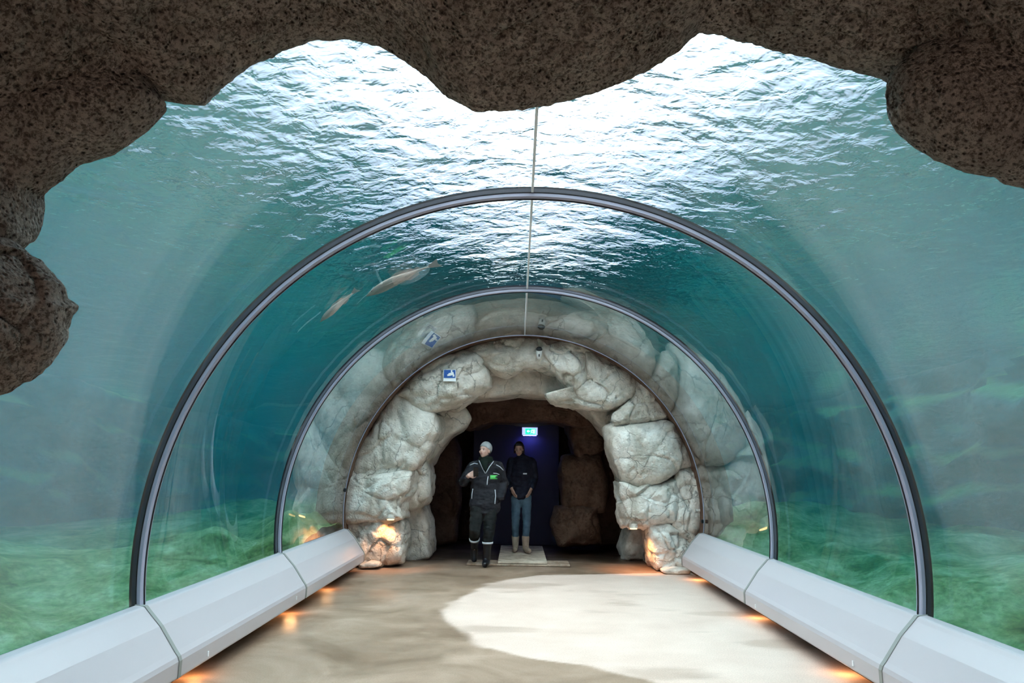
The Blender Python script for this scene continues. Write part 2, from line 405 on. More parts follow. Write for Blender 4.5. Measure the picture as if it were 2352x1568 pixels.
for i in range(3):
    for sgn in (-1, 1): pane(k, YS[i], YS[i+1], sgn); k += 1

# ------------------------------------------------------------------ near cave mouth
def vault():
    """rock roof and sides around the camera; its lip is the cave mouth"""
    px = [(-190, 2080), (-185, 1700), (-170, 1350), (-150, 1100), (-90, 950), (-30, 800), (15, 690), (45, 600), (58, 520), (68, 440), (120, 385), (180, 345), (250, 318), (330, 270),
          (372, 232), (415, 240), (470, 244), (500, 210), (560, 162), (640, 122), (715, 98), (790, 90), (870, 106), (930, 142), (985, 185), (1030, 230), (1085, 260), (1160, 258), (1235, 250),
          (1300, 238), (1370, 215), (1450, 184), (1520, 148), (1560, 122), (1585, 92), (1605, 76), (1660, 84), (1720, 98), (1790, 118), (1870, 138), (1950, 160), (2030, 180), (2085, 215), (2150, 260),
          (2260, 310), (2380, 370), (2480, 520), (2540, 760), (2570, 1100), (2590, 1500), (2600, 2080)]
    Q = np.array([Uy(a, b, 2.62) for a, b in px])
    d = np.r_[0, np.cumsum(np.linalg.norm(np.diff(Q, axis=0), axis=1))]; nu = 1000
    t = np.linspace(0, d[-1], nu); Q = np.stack([np.interp(t, d, Q[:, i]) for i in range(3)], -1)
    # outward directions, smoothed
    c = np.array([0, 2.62, 1.2]); o = Q-c; o[:, 1] = 0; o /= np.linalg.norm(o, axis=1)[:, None]
    s_w = [1.0, .55, .30, .14, .05, .0, .015, .05, .10, .16, .23, .31, .40, .48, .52, .55, .6]
    s_y = [2.2, 2.70, 2.80, 2.78, 2.70, 2.60, 2.47, 2.30, 2.10, 1.85, 1.55, 1.15, .6, .1, -.5, -1.1, -1.8]
    m = np.r_[np.linspace(0, 5, 14), np.linspace(5, 10, 75)[1:], np.linspace(10, 16, 60)[1:]]
    W = np.interp(m, range(17), s_w); Yv = np.interp(m, range(17), s_y)
    ns = len(m)
    # away from the lip the vault relaxes to an even arch
    base_r = np.linalg.norm((Q-c)[:, [0, 2]], axis=1); ang = np.arctan2(o[:, 0], o[:, 2])
    k = np.convolve(np.pad(base_r, 96, mode='edge'), np.ones(193)/193, 'valid')
    G = []
    for i in range(ns):
        rel = np.clip((m[i]-5.5)/5.5, 0, 1); rr = base_r*(1-rel)+k*rel
        p = c[None]+o*(rr+W[i])[:, None]; p[:, 1] = Yv[i]; p[:, 2] = np.maximum(p[:, 2], -.05); G.append(p)
    G = np.array(G); P = G.reshape(-1, 3)
    front = np.clip((m-4.6)/1.2, 0, 1)[:, None].repeat(nu, 1).ravel(); O = np.tile(o, (ns, 1))
    big = fbm(P*np.array([1.1, 1.6, 1.1]), 3, 40)
    f1, f2, _ = worley(P*26+fbm(P*6, 2, 5)[:, None]*.5, 3)
    g1, _, _ = worley(P*11+fbm(P*4, 2, 8)[:, None]*.6, 5)
    pit = np.clip(.45-f1, 0, .45)*.07+np.clip(.33-g1, 0, .33)*.12
    lip = 1-np.clip(np.abs(m-5)/.9, 0, 1)[:, None].repeat(nu, 1).ravel()
    amp = front*(1-.75*lip)
    P = P+O*(amp*(pit+fbm(P*9, 4, 50)*.012)+big*.16*np.clip((np.repeat(m, nu)-6)/4, 0, 1))[:, None]
    P = P+O*(fbm(P*14, 3, 60)*.008-np.abs(vnoise(P*38, 66))*.007+vnoise(P*75, 67)*.002)[:, None]
    F = [(j*nu+i, j*nu+i+1, (j+1)*nu+i+1, (j+1)*nu+i) for j in range(ns-1) for i in range(nu-1)]
    return mesh_obj('rock_roof', P, F, M['near_rock'])

def stone(name, poly, yf, depth, prot, m, parent=None, nb=96, nr=26, seed=0, amp=.05, wfreq=2.2, kk=3., back=.8, world=False, fine=0., tilt=(0, 0), taper=0.):
    """lumpy boulder whose outline is the given polygon (x,z in world) at depth yf"""
    Q = np.array([(p if world else Uy(p[0], p[1], yf)[[0, 2]]) for p in poly], float)
    if not world and (tilt[0] or tilt[1]):
        for _ in range(4):
            cc = Q.mean(0); Q = np.array([Uy(p[0], p[1], yf+tilt[0]*(q[0]-cc[0])+tilt[1]*(q[1]-cc[1]))[[0, 2]] for p, q in zip(poly, Q)])
    # densify + smooth closed outline
    Qc = np.r_[Q, Q[:1]]; d = np.r_[0, np.cumsum(np.linalg.norm(np.diff(Qc, axis=0), axis=1))]
    t = np.linspace(0, d[-1], nb, endpoint=False); B = np.stack([np.interp(t, d, Qc[:, i]) for i in (0, 1)], -1)
    for _ in range(max(1, nb//60)): B = (np.roll(B, 1, 0)+2*B+np.roll(B, -1, 0))/4
    c = B.mean(0); size = np.sqrt(((B-c)**2).sum(1)).mean()
    rings = []
    for i in range(1, nr+1):
        u = (i/nr)**.8
        x = c+(B-c)*u; y = yf-prot*max(0, 1-u**kk)**(1/kk)
        y = y+tilt[0]*(x[:, 0]-c[0])+tilt[1]*(x[:, 1]-c[1])
        rings.append(np.stack([x[:, 0], np.broadcast_to(y, len(x)), x[:, 1]], -1))
    nk = max(4, int(nr*.6))
    for i in range(1, nk+1):
        s = i/nk; x = c+(B-c)*(1-(1-back)*s**2-taper*s)
        rings.append(np.stack([x[:, 0], yf+depth*s+tilt[0]*(x[:, 0]-c[0])+tilt[1]*(x[:, 1]-c[1]), x[:, 1]], -1))
    C0 = np.array([[c[0], yf-prot, c[1]], [c[0], yf+depth*1.02, c[1]]])
    P = np.r_[np.concatenate(rings), C0]
    cen = np.array([c[0], yf+depth*.35, c[1]]); D = P-cen; D /= np.linalg.norm(D, axis=1)[:, None]+1e-9
    f1, f2, cid = worley(P*wfreq/ (size*2)+fbm(P*2.5, 2, seed)[:, None]*.25, seed+3)
    off = (cid-.5)*1.3+np.clip(f2-f1, 0, .22)*2.0+fbm(P*1.6/size, 4, seed+11)*.7
    P = P+D*(amp*off)[:, None]
    if fine: P = P+D*(fine*fbm(P*16, 4, seed))[:, None]
    n = nb; T = len(rings); F = []
    for r in range(T-1):
        F += [(r*n+i, r*n+(i+1) % n, (r+1)*n+(i+1) % n, (r+1)*n+i) for i in range(n)]
    F += [(T*n, (i+1) % n, i) for i in range(n)]+[(T*n+1, (T-1)*n+i, (T-1)*n+(i+1) % n) for i in range(n)]
    P[:, 2] = np.maximum(P[:, 2], -.03)
    o = mesh_obj(name, P, F, m)
    bm = bmesh.new(); bm.from_mesh(o.data); bmesh.ops.recalc_face_normals(bm, faces=bm.faces); bm.to_mesh(o.data); bm.free()
    if parent: o.parent = parent
    return o

mouth = empty('cave_mouth', (0, 0, 0)); tag(mouth, 'dark porous rock cave mouth overhanging the near end of the tunnel', 'rock')
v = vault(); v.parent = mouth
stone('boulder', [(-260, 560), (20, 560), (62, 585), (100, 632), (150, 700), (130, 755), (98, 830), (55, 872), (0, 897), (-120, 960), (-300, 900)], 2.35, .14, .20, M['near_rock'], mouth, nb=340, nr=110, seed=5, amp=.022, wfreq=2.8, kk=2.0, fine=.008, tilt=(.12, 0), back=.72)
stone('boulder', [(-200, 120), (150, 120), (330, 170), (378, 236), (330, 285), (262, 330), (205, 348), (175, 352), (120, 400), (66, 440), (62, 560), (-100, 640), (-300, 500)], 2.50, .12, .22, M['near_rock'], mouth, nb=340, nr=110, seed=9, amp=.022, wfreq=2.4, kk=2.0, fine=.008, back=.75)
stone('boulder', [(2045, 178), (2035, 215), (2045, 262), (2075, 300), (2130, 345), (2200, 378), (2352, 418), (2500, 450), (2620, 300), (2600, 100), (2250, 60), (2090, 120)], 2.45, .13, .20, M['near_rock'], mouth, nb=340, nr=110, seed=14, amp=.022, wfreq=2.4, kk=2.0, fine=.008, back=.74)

# ------------------------------------------------------------------ far rock portal
portal = empty('rock_portal', (0, 0, 0)); tag(portal, 'pale artificial rock portal of stacked boulders around the far tunnel exit', 'rock')
BL = [  # outline in the photograph's pixels, protrusion
    ([(828, 1302), (800, 1250), (786, 1200), (900, 1180), (922, 1200), (930, 1255), (922, 1290), (880, 1300)], .16),
    ([(786, 1205), (786, 1125), (798, 1090), (870, 1085), (935, 1075), (952, 1090), (948, 1125), (925, 1150), (930, 1190), (890, 1196), (850, 1192)], .34),
    ([(792, 1130), (800, 1085), (835, 1010), (885, 935), (915, 905), (970, 925), (1008, 955), (1012, 990), (985, 1040), (955, 1078), (890, 1095), (830, 1112)], .26),
    ([(905, 912), (945, 870), (1000, 828), (1060, 805), (1095, 812), (1128, 855), (1126, 890), (1100, 905), (1040, 935), (975, 952), (940, 925)], .28),
    ([(1050, 815), (1110, 785), (1170, 772), (1235, 772), (1280, 778), (1275, 830), (1245, 842), (1205, 845), (1165, 862), (1120, 850), (1085, 830)], .22),
    ([(1225, 772), (1290, 776), (1350, 796), (1358, 830), (1345, 870), (1320, 905), (1295, 885), (1262, 850), (1240, 838)], .27),
    ([(1335, 790), (1400, 815), (1450, 850), (1458, 890), (1438, 922), (1400, 940), (1350, 935), (1270, 925), (1250, 905), (1318, 900), (1345, 862)], .24),
    ([(1440, 850), (1480, 880), (1525, 925), (1540, 960), (1500, 970), (1440, 975), (1400, 985), (1405, 950), (1440, 925), (1462, 890)], .20),
    ([(1395, 985), (1440, 972), (1500, 966), (1545, 970), (1585, 1030), (1600, 1070), (1545, 1092), (1510, 1110), (1460, 1118), (1430, 1112), (1408, 1060), (1396, 1020)], .30),
    ([(1418, 1105), (1460, 1118), (1520, 1105), (1558, 1098), (1556, 1170), (1548, 1200), (1510, 1205), (1485, 1212), (1432, 1212), (1426, 1160)], .24),
    ([(1555, 1075), (1580, 1060), (1602, 1075), (1618, 1140), (1622, 1225), (1590, 1250), (1560, 1235), (1540, 1205), (1548, 1150)], .20),
    ([(1488, 1205), (1530, 1200), (1565, 1225), (1590, 1255), (1582, 1308), (1540, 1312), (1502, 1308), (1492, 1260)], .20),
]
for i, (pl, pr) in enumerate(BL):
    stone('boulder', pl, 11.45, .8, pr, M['pale_rock'], portal, nb=110, nr=26, seed=30+i*3, amp=.055, wfreq=2.8, kk=3.0, back=.9, fine=.006)
# small slab edges at the feet
stone('boulder', [(826, 1296), (850, 1288), (872, 1292), (874, 1300), (850, 1304), (828, 1304)], 11.2, .4, .08, M['pale_rock'], portal, nb=40, nr=8, seed=71, amp=.01)
stone('boulder', [(1520, 1308), (1550, 1304), (1584, 1306), (1586, 1316), (1550, 1320), (1522, 1316)], 11.1, .4, .08, M['pale_rock'], portal, nb=40, nr=8, seed=72, amp=.01)
# second layer of rocks inside the throat
TH = [([(925, 1165), (965, 1150), (985, 1200), (988, 1275), (950, 1284), (918, 1280)], 12.4, .15),
      ([(1448, 1215), (1476, 1195), (1500, 1210), (1500, 1290), (1440, 1285), (1436, 1262)], 12.6, .12),
      ([(940, 930), (1010, 925), (1062, 938), (1076, 962), (1060, 985), (1030, 1000), (1005, 1035), (990, 1060), (960, 1080), (940, 1010)], 12.1, .2),
      ([(930, 1060), (975, 1050), (988, 1090), (985, 1140), (960, 1165), (925, 1165)], 11.9, .2),
      ([(1065, 915), (1075, 850), (1300, 850), (1330, 905), (1250, 908), (1190, 905), (1130, 914)], 12.0, .18),
      ([(1300, 880), (1460, 900), (1450, 985), (1400, 1000), (1350, 945), (1320, 925)], 12.2, .15),
      ([(1405, 990), (1450, 985), (1470, 1110), (1432, 1120), (1415, 1070)], 12.2, .12),
      ([(1424, 1105), (1470, 1100), (1480, 1200), (1440, 1212)], 12.1, .12)]
for i, (pl, y, pr) in enumerate(TH):
    stone('boulder', pl, y, .8, pr, M['pale_rock'], portal, nb=80, nr=18, seed=90+i*3, amp=.05, back=1.0, wfreq=1.6)
# backing ring that fills the joints
def ring(name, ri, ro, y, dep, m, parent, zend=-.05, n=160, nr=20, seed=0, amp=.06):
    V = []
    for j in range(nr):
        t = j/(nr-1); r = ro+(ri-ro)*min(1, t*1.6); y_ = y+dep*max(0, (t*1.6-1)/.6)
        V += [(x, y_, z) for x, z in arch_pts(r, n, zend=zend)]
    P = np.array(V); P += (fbm(P*2.2, 4, seed)*amp)[:, None]*np.array([.6, 1, .6]); P[:, 2] = np.maximum(P[:, 2], -.03)
    F = [(j*n+i, j*n+i+1, (j+1)*n+i+1, (j+1)*n+i) for j in range(nr-1) for i in range(n-1)]
    return mesh_obj(name, P, F, m, parent)
ring('backing_rock', 2.05, 2.62, 11.62, 1.2, M['pale_rock'], portal, seed=4)

# ------------------------------------------------------------------ cave behind the portal
def cavewall(name, pts, zt, seed):
    A = np.array(pts, float); d = np.r_[0, np.cumsum(np.linalg.norm(np.diff(A, axis=0), axis=1))]; nx, nz = 120, 60
    t = np.linspace(0, d[-1], nx); p = np.stack([np.interp(t, d, A[:, i]) for i in (0, 1)], -1)
    T, Z = np.meshgrid(np.arange(nx), np.linspace(-.05, zt, nz)); T = T.ravel(); Z = Z.ravel(); Q = np.stack([p[T, 0], p[T, 1], Z], -1)
    g = np.gradient(p, axis=0); nn = np.stack([-g[:, 1], g[:, 0]], -1); nn /= np.linalg.norm(nn, axis=1)[:, None]
    f1, f2, cid = worley(Q*.9, seed); off = cid*.25+np.clip(f2-f1, 0, .3)*.7+fbm(Q*1.5, 4, seed)*.12
    Q[:, :2] -= nn[T]*off[:, None]
    F = [(j*nx+i, j*nx+i+1, (j+1)*nx+i+1, (j+1)*nx+i) for j in range(nz-1) for i in range(nx-1)]
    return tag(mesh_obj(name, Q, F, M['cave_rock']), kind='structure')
cavewall('wall_cave', [(-2.5, 12.2), (-2.4, 14.6), (-1.2, 15.9), (1.4, 16.), (2.4, 14.8), (2.5, 12.2)], 3.6, 4)
# dark ceiling of the cave, a lintel of brown rock
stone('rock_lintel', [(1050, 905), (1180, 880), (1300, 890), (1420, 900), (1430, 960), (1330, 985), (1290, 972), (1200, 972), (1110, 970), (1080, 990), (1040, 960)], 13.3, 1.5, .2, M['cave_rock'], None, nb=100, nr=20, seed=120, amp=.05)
tag(bpy.data.objects['rock_lintel'], 'dark brown rock lintel hanging above the two people inside the cave', 'rock')
PIL = [([(1300, 930), (1372, 925), (1392, 990), (1385, 1052), (1325, 1060), (1306, 1000)], 13.6, 'brown rock column inside the cave, its upper block'),
       ([(1292, 1050), (1380, 1040), (1396, 1110), (1385, 1175), (1290, 1172), (1284, 1100)], 13.5, 'brown rock column inside the cave, its middle block'),
       ([(1278, 1165), (1372, 1160), (1382, 1250), (1284, 1252), (1272, 1210)], 13.4, 'brown rock column inside the cave, its lowest block'),
       ([(1378, 960), (1410, 1000), (1432, 1100), (1438, 1250), (1370, 1252), (1366, 1100)], 14.2, 'shaded brown rock pillar right of the stacked brown blocks')]
for i, (pl, y, lb) in enumerate(PIL):
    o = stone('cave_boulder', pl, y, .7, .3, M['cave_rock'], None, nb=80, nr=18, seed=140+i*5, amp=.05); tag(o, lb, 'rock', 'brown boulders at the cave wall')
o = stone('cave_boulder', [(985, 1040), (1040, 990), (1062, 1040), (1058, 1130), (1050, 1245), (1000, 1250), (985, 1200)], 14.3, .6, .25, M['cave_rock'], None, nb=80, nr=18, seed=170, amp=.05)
tag(o, 'brown rock pillar on the left inside the cave, behind the woman in the grey hat', 'rock', 'brown boulders at the cave wall')

# ------------------------------------------------------------------ curved sealing ribs
def arc_band(r_out, r_in, y0, y1, n, sgn, round_=False):
    mb = MB(); aa = np.linspace(0, A_END, n); V = []
    sec = [(r_out, y0), (r_in+.006, y0), (r_in, y0+.008), (r_in, y1-.008), (r_in+.006, y1), (r_out, y1)]
    for a in aa:
        for r, y in sec: V.append((sgn*r*math.sin(a), y, ZC+r*math.cos(a)))
    k = len(sec); F = [(i*k+j, i*k+(j+1) % k, (i+1)*k+(j+1) % k, (i+1)*k+j) for i in range(n-1) for j in range(k)]
    F += [tuple(range(k)), tuple((n-1)*k+j for j in range(k))[::-1]]
    return mb.add(V, F)
names = {1: 'nearest curved dark rubber joint rib spanning the glass tunnel', 2: 'middle curved joint rib spanning the glass tunnel', 3: 'thin curved joint rib where the glass meets the rock portal'}
for i, (wd, dp) in ((1, (.085, .032)), (2, (.06, .028)), (3, (.012, .006))):
    rb = empty('tunnel_rib', (0, YS[i], 0)); tag(rb, names[i], 'rib', 'joint ribs of the glass tunnel')
    for sgn in (-1, 1):
        child(arc_band(R0+.04, R0-dp*.22, YS[i]-wd/2, YS[i]+wd/2, 72, sgn).obj('gasket', M['black']), rb)
        child(arc_band(R0+.03, R0-dp, YS[i]-wd*.44, YS[i]+wd*.40, 72, sgn).obj('sealing_strip', M['rib']), rb)
        if i < 3: child(arc_band(R0+.03, R0-dp-.006, YS[i]-wd*.015, YS[i]+wd*.015, 72, sgn).obj('groove', M['black']), rb)
crown = {0: 'white glued crown seam between the nearest glass panes', 1: 'white glued crown seam between the middle glass panes', 2: 'faint glued crown seam between the farthest glass panes'}
for i in range(3):
    o = MB().box((0, (YS[i]+YS[i+1])/2, ZC+R0+.018), (.016, YS[i+1]-YS[i]-.09, .04)).obj('crown_seam', M['seam']); tag(o, crown[i], 'seam', 'crown seams of the glass tunnel')
for s, px in ((-1, (793, 1125)), (1, (1613, 1197))):
    p = Uy(*px, 10.9); o = bevel(MB().box(p, (.035, .05, .05)).obj('rib_clamp', M['black']), .01)
    tag(o, 'small black clamp on the far glass edge, %s side' % ('left' if s < 0 else 'right'), 'clamp', 'clamps on the far glass edge')

# ------------------------------------------------------------------ base rails
PROF = [(2.45, .566), (2.39, .556), (2.368, .530), (2.285, .440), (2.182, .290), (2.160, .262), (2.150, .235), (2.152, .135), (2.17, .122), (2.40, .125), (2.45, .16)]
def rail(y0, y1, sgn, tone, lab, cap=False):
    root = empty('base_rail', (sgn*2.3, (y0+y1)/2, 0)); tag(root, lab, 'rail', 'grey base rails along the tunnel floor')
    V = []; k = len(PROF)
    for y in (y0+.006, y1-.006): V += [(sgn*x, y, z) for x, z in PROF]
    F = [(j, (j+1) % k, k+(j+1) % k, k+j) for j in range(k)]+[tuple(range(k))[::-1], tuple(range(k, 2*k))]
    o = mesh_obj('cover_panel', V, F, tone, smooth=False)
    bm = bmesh.new(); bm.from_mesh(o.data); bmesh.ops.recalc_face_normals(bm, faces=bm.faces); bm.to_mesh(o.data); bm.free()
    bevel(o, .012, 3); child(o, root)
    V = []
    for y in (y1-.02, y1+.02): V += [(sgn*(x+(-.006 if 0 < j < 8 else 0)), y, z+.002) for j, (x, z) in enumerate(PROF)]
    o = mesh_obj('joint_seal', V, F, M['joint'], smooth=False); child(o, root)
    child(MB().box((sgn*2.40, (y0+y1)/2, .065), (.06, y1-y0-.01, .13)).obj('kickboard', M['black']), root)
    return root
yr = [-.9, 2.17, 5.06, 7.98, 10.93]
pos = ['beside the camera, under the cave mouth', 'nearest in view, in front of the first rib', 'between the first and second rib', 'farthest, ending at the rock portal']
for sgn, sd in ((-1, 'left'), (1, 'right')):
    for i in range(4):
        rail(yr[i], yr[i+1], sgn, M['rail'], '%s grey angled base rail section, %s' % (sd, pos[i]))
for k_, (px, sd) in enumerate((((478, 1501), 'left rail, near the first joint'), ((681, 1373), 'left rail, near the second joint'), ((1735, 1392), 'right rail, near the second joint'), ((1959, 1523), 'right rail, near the first joint'))):  # plain tiny white boxes set on the rail faces
    d = ray(*px); p = CAM+d*((2.149*(-1 if px[0] < 1176 else 1)-CAM[0])/d[0])
    o = bevel(MB().box(p, (.006, .02, .034)).obj('rail_mark', M['white']), .002); tag(o, 'tiny white mark on the %s' % sd, 'clip', 'white marks on the base rails')

# lamps under the rails and under the portal ledges
def warm(name, loc, power, size=.05, spot=None, rot=(0, 0, 0), col=(1, .50, .20)):
    l = bpy.data.lights.new(name, 'SPOT' if spot else 'POINT'); l.energy = power; l.color = col; l.shadow_soft_size = size
    if spot: l.spot_size = spot; l.spot_blend = .6
    o = bpy.data.objects.new(name, l); COL.objects.link(o); o.location = loc; o.rotation_euler = rot; return o
LY = [(-1, 5.6, 'left rail before the middle of its second section'), (-1, 7.9, 'left rail close to its second joint'), (-1, 9.4, 'left rail in its farthest section'), (1, 5.9, 'right rail past the first joint'), (1, 8.0, 'right rail near the second joint'), (1, 10.55, 'right rail at its far end')]
for s, y, nm in LY:
    rt = empty('rail_lamp', (s*2.33, y, .09)); tag(rt, 'small warm lamp glowing under the %s' % nm, 'lamp', 'warm lamps under the rails')
    b = MB().tube([(s*2.34, y, .118), (s*2.34, y, .10)], .022, 14).obj('lamp_body', M['black']); child(b, rt)
    g = MB().tube([(s*2.34, y, .10), (s*2.34, y, .094)], .018, 14).obj('lamp_glass', M['glow']); child(g, rt)
    child(warm('lamp_light', (s*2.27, y, .085), 1.5, .06), rt)
for px, nm, pw in (((897, 1190), 'left', 15), ((1455, 1211), 'right', 22)):
    y = 11.17 if nm == 'left' else 11.3; p = Uy(*px, y)
    rt = empty('portal_downlight', p); tag(rt, 'recessed warm downlight under the %s ledge of the rock portal' % nm, 'lamp', 'downlights in the portal')
    b = MB().tube([(p[0], p[1], p[2]+.05), (p[0], p[1]-.01, p[2]-.012)], .06, 20).obj('lamp_body', M['pale_rock']); child(b, rt)
    g = MB().tube([(p[0], p[1], p[2]-.012), (p[0], p[1], p[2]-.022)], .050, 20).obj('lamp_glass', M['glow']); child(g, rt)
    child(warm('lamp_light', (p[0]-(.05 if nm == 'left' else -.06), p[1]-.02, p[2]-.05), pw, .03, 2.0, (.22, 0, 0), (1, .42, .13)), rt)

# ------------------------------------------------------------------ signs, camera, exit sign, mats
from mathutils.bvhtree import BVHTree
def surf_y(px, py, y0=10.95):
    """depth at which the portal rock is met behind a point of the picture"""
    best = 99
    for o in portal.children:
        bv = BVHTree.FromPolygons([v.co[:] for v in o.data.vertices], [p.vertices[:] for p in o.data.polygons])
        d = Vector(ray(px, py)).normalized(); h = bv.ray_cast(Vector(CAM), d)
        if h[0] is not None and h[0].y < best: best = h[0].y; nn = h[1]
    return best
M['green_lit'] = mat('lit_green', (.0, .3, .15), .4, emit=(.02, .75, .38), es=1.6)
M['blue_lit'] = mat('lit_blue_white', (.5, .5, .9), .4, emit=(.42, .50, 1.), es=1.2)
M['white_lit'] = mat('lit_white', (.9, .9, .9), .4, emit=(.6, 1., .85), es=1.2)
M['housing'] = mat('sign_housing', (.2, .2, .22), .5)
ysn = min(surf_y(1022, 850), surf_y(1046, 850), surf_y(1033, 872), surf_y(1033, 861))-.012
p = Uy(1033, 862, ysn); rt = empty('camera_sign', p); tag(rt, 'small blue and white video surveillance sticker with camera pictogram on the pale portal rock', 'sign')
u = ysn/1800.
child(MB().box(p, (29*u, .006, 27*u)).obj('sign_plate', M['white']), rt)
child(MB().box(p+np.array([-.2*u, -.005, 3.5*u]), (26.5*u, .004, 18.5*u)).obj('blue_print', M['blue']), rt)
g = MB(); c_ = p+np.array([3.5*u, -.009, 3.2*u])
def rbox(mb, c, w_, h_, ang):
    V = []
    for yy in (-.002, .002):
        for a, b in ((-1, -1), (1, -1), (1, 1), (-1, 1)):
            xx, zz = a*w_/2, b*h_/2; V.append((c[0]+xx*math.cos(ang)-zz*math.sin(ang), c[1]+yy, c[2]+xx*math.sin(ang)+zz*math.cos(ang)))
    mb.add(V, [(0, 1, 2, 3), (7, 6, 5, 4), (0, 4, 5, 1), (1, 5, 6, 2), (2, 6, 7, 3), (3, 7, 4, 0)])
rbox(g, c_, 12*u, 6.5*u, .28); rbox(g, c_+np.array([-7*u, 0, -2.6*u]), 4*u, 4*u, .28); rbox(g, c_+np.array([5.5*u, 0, -3.6*u]), 4*u, 5*u, .0); rbox(g, c_+np.array([.8*u, 0, 6.5*u]), 3.2*u, 5*u, 0)
child(g.obj('camera_pictogram', M['white']), rt)
# cctv camera
yc = surf_y(1238, 812); p = Uy(1238, 812, yc); rt = empty('security_camera', p)
tag(rt, 'white security camera with black domed cap at the top of the rock portal', 'camera')
child(MB().tube([p+np.array([0, .04, -.02]), p+np.array([0, -.03, -.03])], [.035, .035], 20).obj('wall_mount', M['white'], smooth=True), rt)
hb = MB().tube([p+np.array([0, -.03, -.075]), p+np.array([0, -.05, -.03]), p+np.array([0, -.085, .035]), p+np.array([0, -.09, .045])], [.028, .040, .043, .040], 24)
child(hb.obj('housing', M['white'], smooth=True), rt)
dm = MB().tube([p+np.array([0, -.09, .043]), p+np.array([0, -.10, .062]), p+np.array([0, -.108, .077]), p+np.array([0, -.112, .084])], [.047, .044, .030, .008], 24)
child(dm.obj('dome_cap', M['black'], smooth=True), rt)
child(MB().box(p+np.array([0, -.093, -.03]), (.018, .02, .05)).obj('lens_slot', M['black']), rt)
# exit sign
ye = 14.55; p = Uy(1217, 990, ye); rt = empty('exit_sign', p); tag(rt, 'glowing green and bluish white emergency exit sign hanging in the dark cave', 'sign')
u = ye/1800.
child(bevel(MB().box(p+np.array([0, .03, 0]), (37*u, .05, 19*u)).obj('housing', M['housing']), .008), rt)
child(MB().box(p+np.array([0, .002, 0]), (35*u, .008, 17*u)).obj('lit_face', M['blue_lit']), rt)
child(MB().box(p+np.array([1.5*u, -.004, -.5*u]), (24*u, .006, 13.5*u)).obj('green_panel', M['green_lit']), rt)
g = MB(); rbox(g, p+np.array([-2.5*u, -.009, 0]), 7*u, 2.2*u, 0); rbox(g, p+np.array([-4.6*u, -.009, 1.3*u]), 4.2*u, 1.8*u, .75); rbox(g, p+np.array([-4.6*u, -.009, -1.3*u]), 4.2*u, 1.8*u, -.75)
child(g.obj('arrow', M['white_lit']), rt)
g = MB(); rbox(g, p+np.array([9.5*u, -.009, -.4*u]), 5*u, 10*u, 0); child(g.obj('door_symbol', M['white_lit']), rt)
g = MB(); rbox(g, p+np.array([4.3*u, -.009, .2*u]), 1.8*u, 5*u, -.3); rbox(g, p+np.array([3.2*u, -.009, -3.4*u]), 1.4*u, 4*u, -.7); rbox(g, p+np.array([5.8*u, -.009, -3*u]), 1.4*u, 3.6*u, .6); rbox(g, p+np.array([4.9*u, -.009, 3.9*u]), 2*u, 2*u, .4); rbox(g, p+np.array([4.6*u, -.009, 1.6*u]), 6*u, 1.1*u, .3)
child(g.obj('running_figure', M['white_lit']), rt)
child(MB().box(p+np.array([0, .09, 0]), (.08, .08, .06)).obj('wall_bracket', M['housing']), rt)
M['blue_glow'] = mat('blue_glow_helper', (.2, .2, .9), .4, emit=(.16, .18, 1.), es=45)
child(MB().box(p+np.array([0, .035, -9.8*u]), (30*u, .035, .005)).obj('added_glow_strip', M['blue_glow']), rt)  # glowing strip added out of sight to cast blue light below the sign
# mats
def mat_carpet(name, c1, c2):
    m = mat(name, rough=.95, spec=.1); nt = m.node_tree; b = nt.nodes['Principled BSDF']; v = opos(nt)
    c = ramp(nt, [(.35, c1), (.65, c2)], noise(nt, 5, 6, .7, v)); nt.links.new(c, b.inputs['Base Color']); bump(nt, noise(nt, 200, 2, .6, v), .5, .004, b); return m
M['mat_a'] = mat_carpet('worn_beige_carpet', (.40, .30, .22), (.75, .62, .50)); M['mat_b'] = mat_carpet('brown_carpet', (.28, .17, .11), (.62, .48, .38))
o = bevel(MB().box((.0, 12.86, .05), (.72, 2.3, .028)).obj('floor_mat', M['mat_a']), .006); tag(o, 'beige walk-off mat lying lengthwise into the cave, under the second person', 'mat')
o = bevel(MB().box((-.06, 11.95, .017), (1.5, .5, .026)).obj('floor_mat', M['mat_b']), .006); tag(o, 'brown crosswise mat at the cave threshold, under the end of the beige mat', 'mat')

M['door'] = mat('dark_navy_door', (.035, .035, .085), .6)
a0, a1 = Uy(1088, 1000, 14.75), Uy(1284, 962, 14.75)
dr = bevel(MB().box(((a0[0]+a1[0])/2, 14.78, a1[2]/2), (a1[0]-a0[0], .12, a1[2])).obj('door_1', M['door']), .01); tag(dr, kind='structure')
warm('cave_fill_right', (1.5, 12.9, 2.3), 5, .15, col=(1, .62, .42)); warm('cave_fill_left', (-1.6, 12.7, 2.2), 2.5, .15, col=(1, .62, .42))  # unseen warm fill lights added to brighten the cave rock
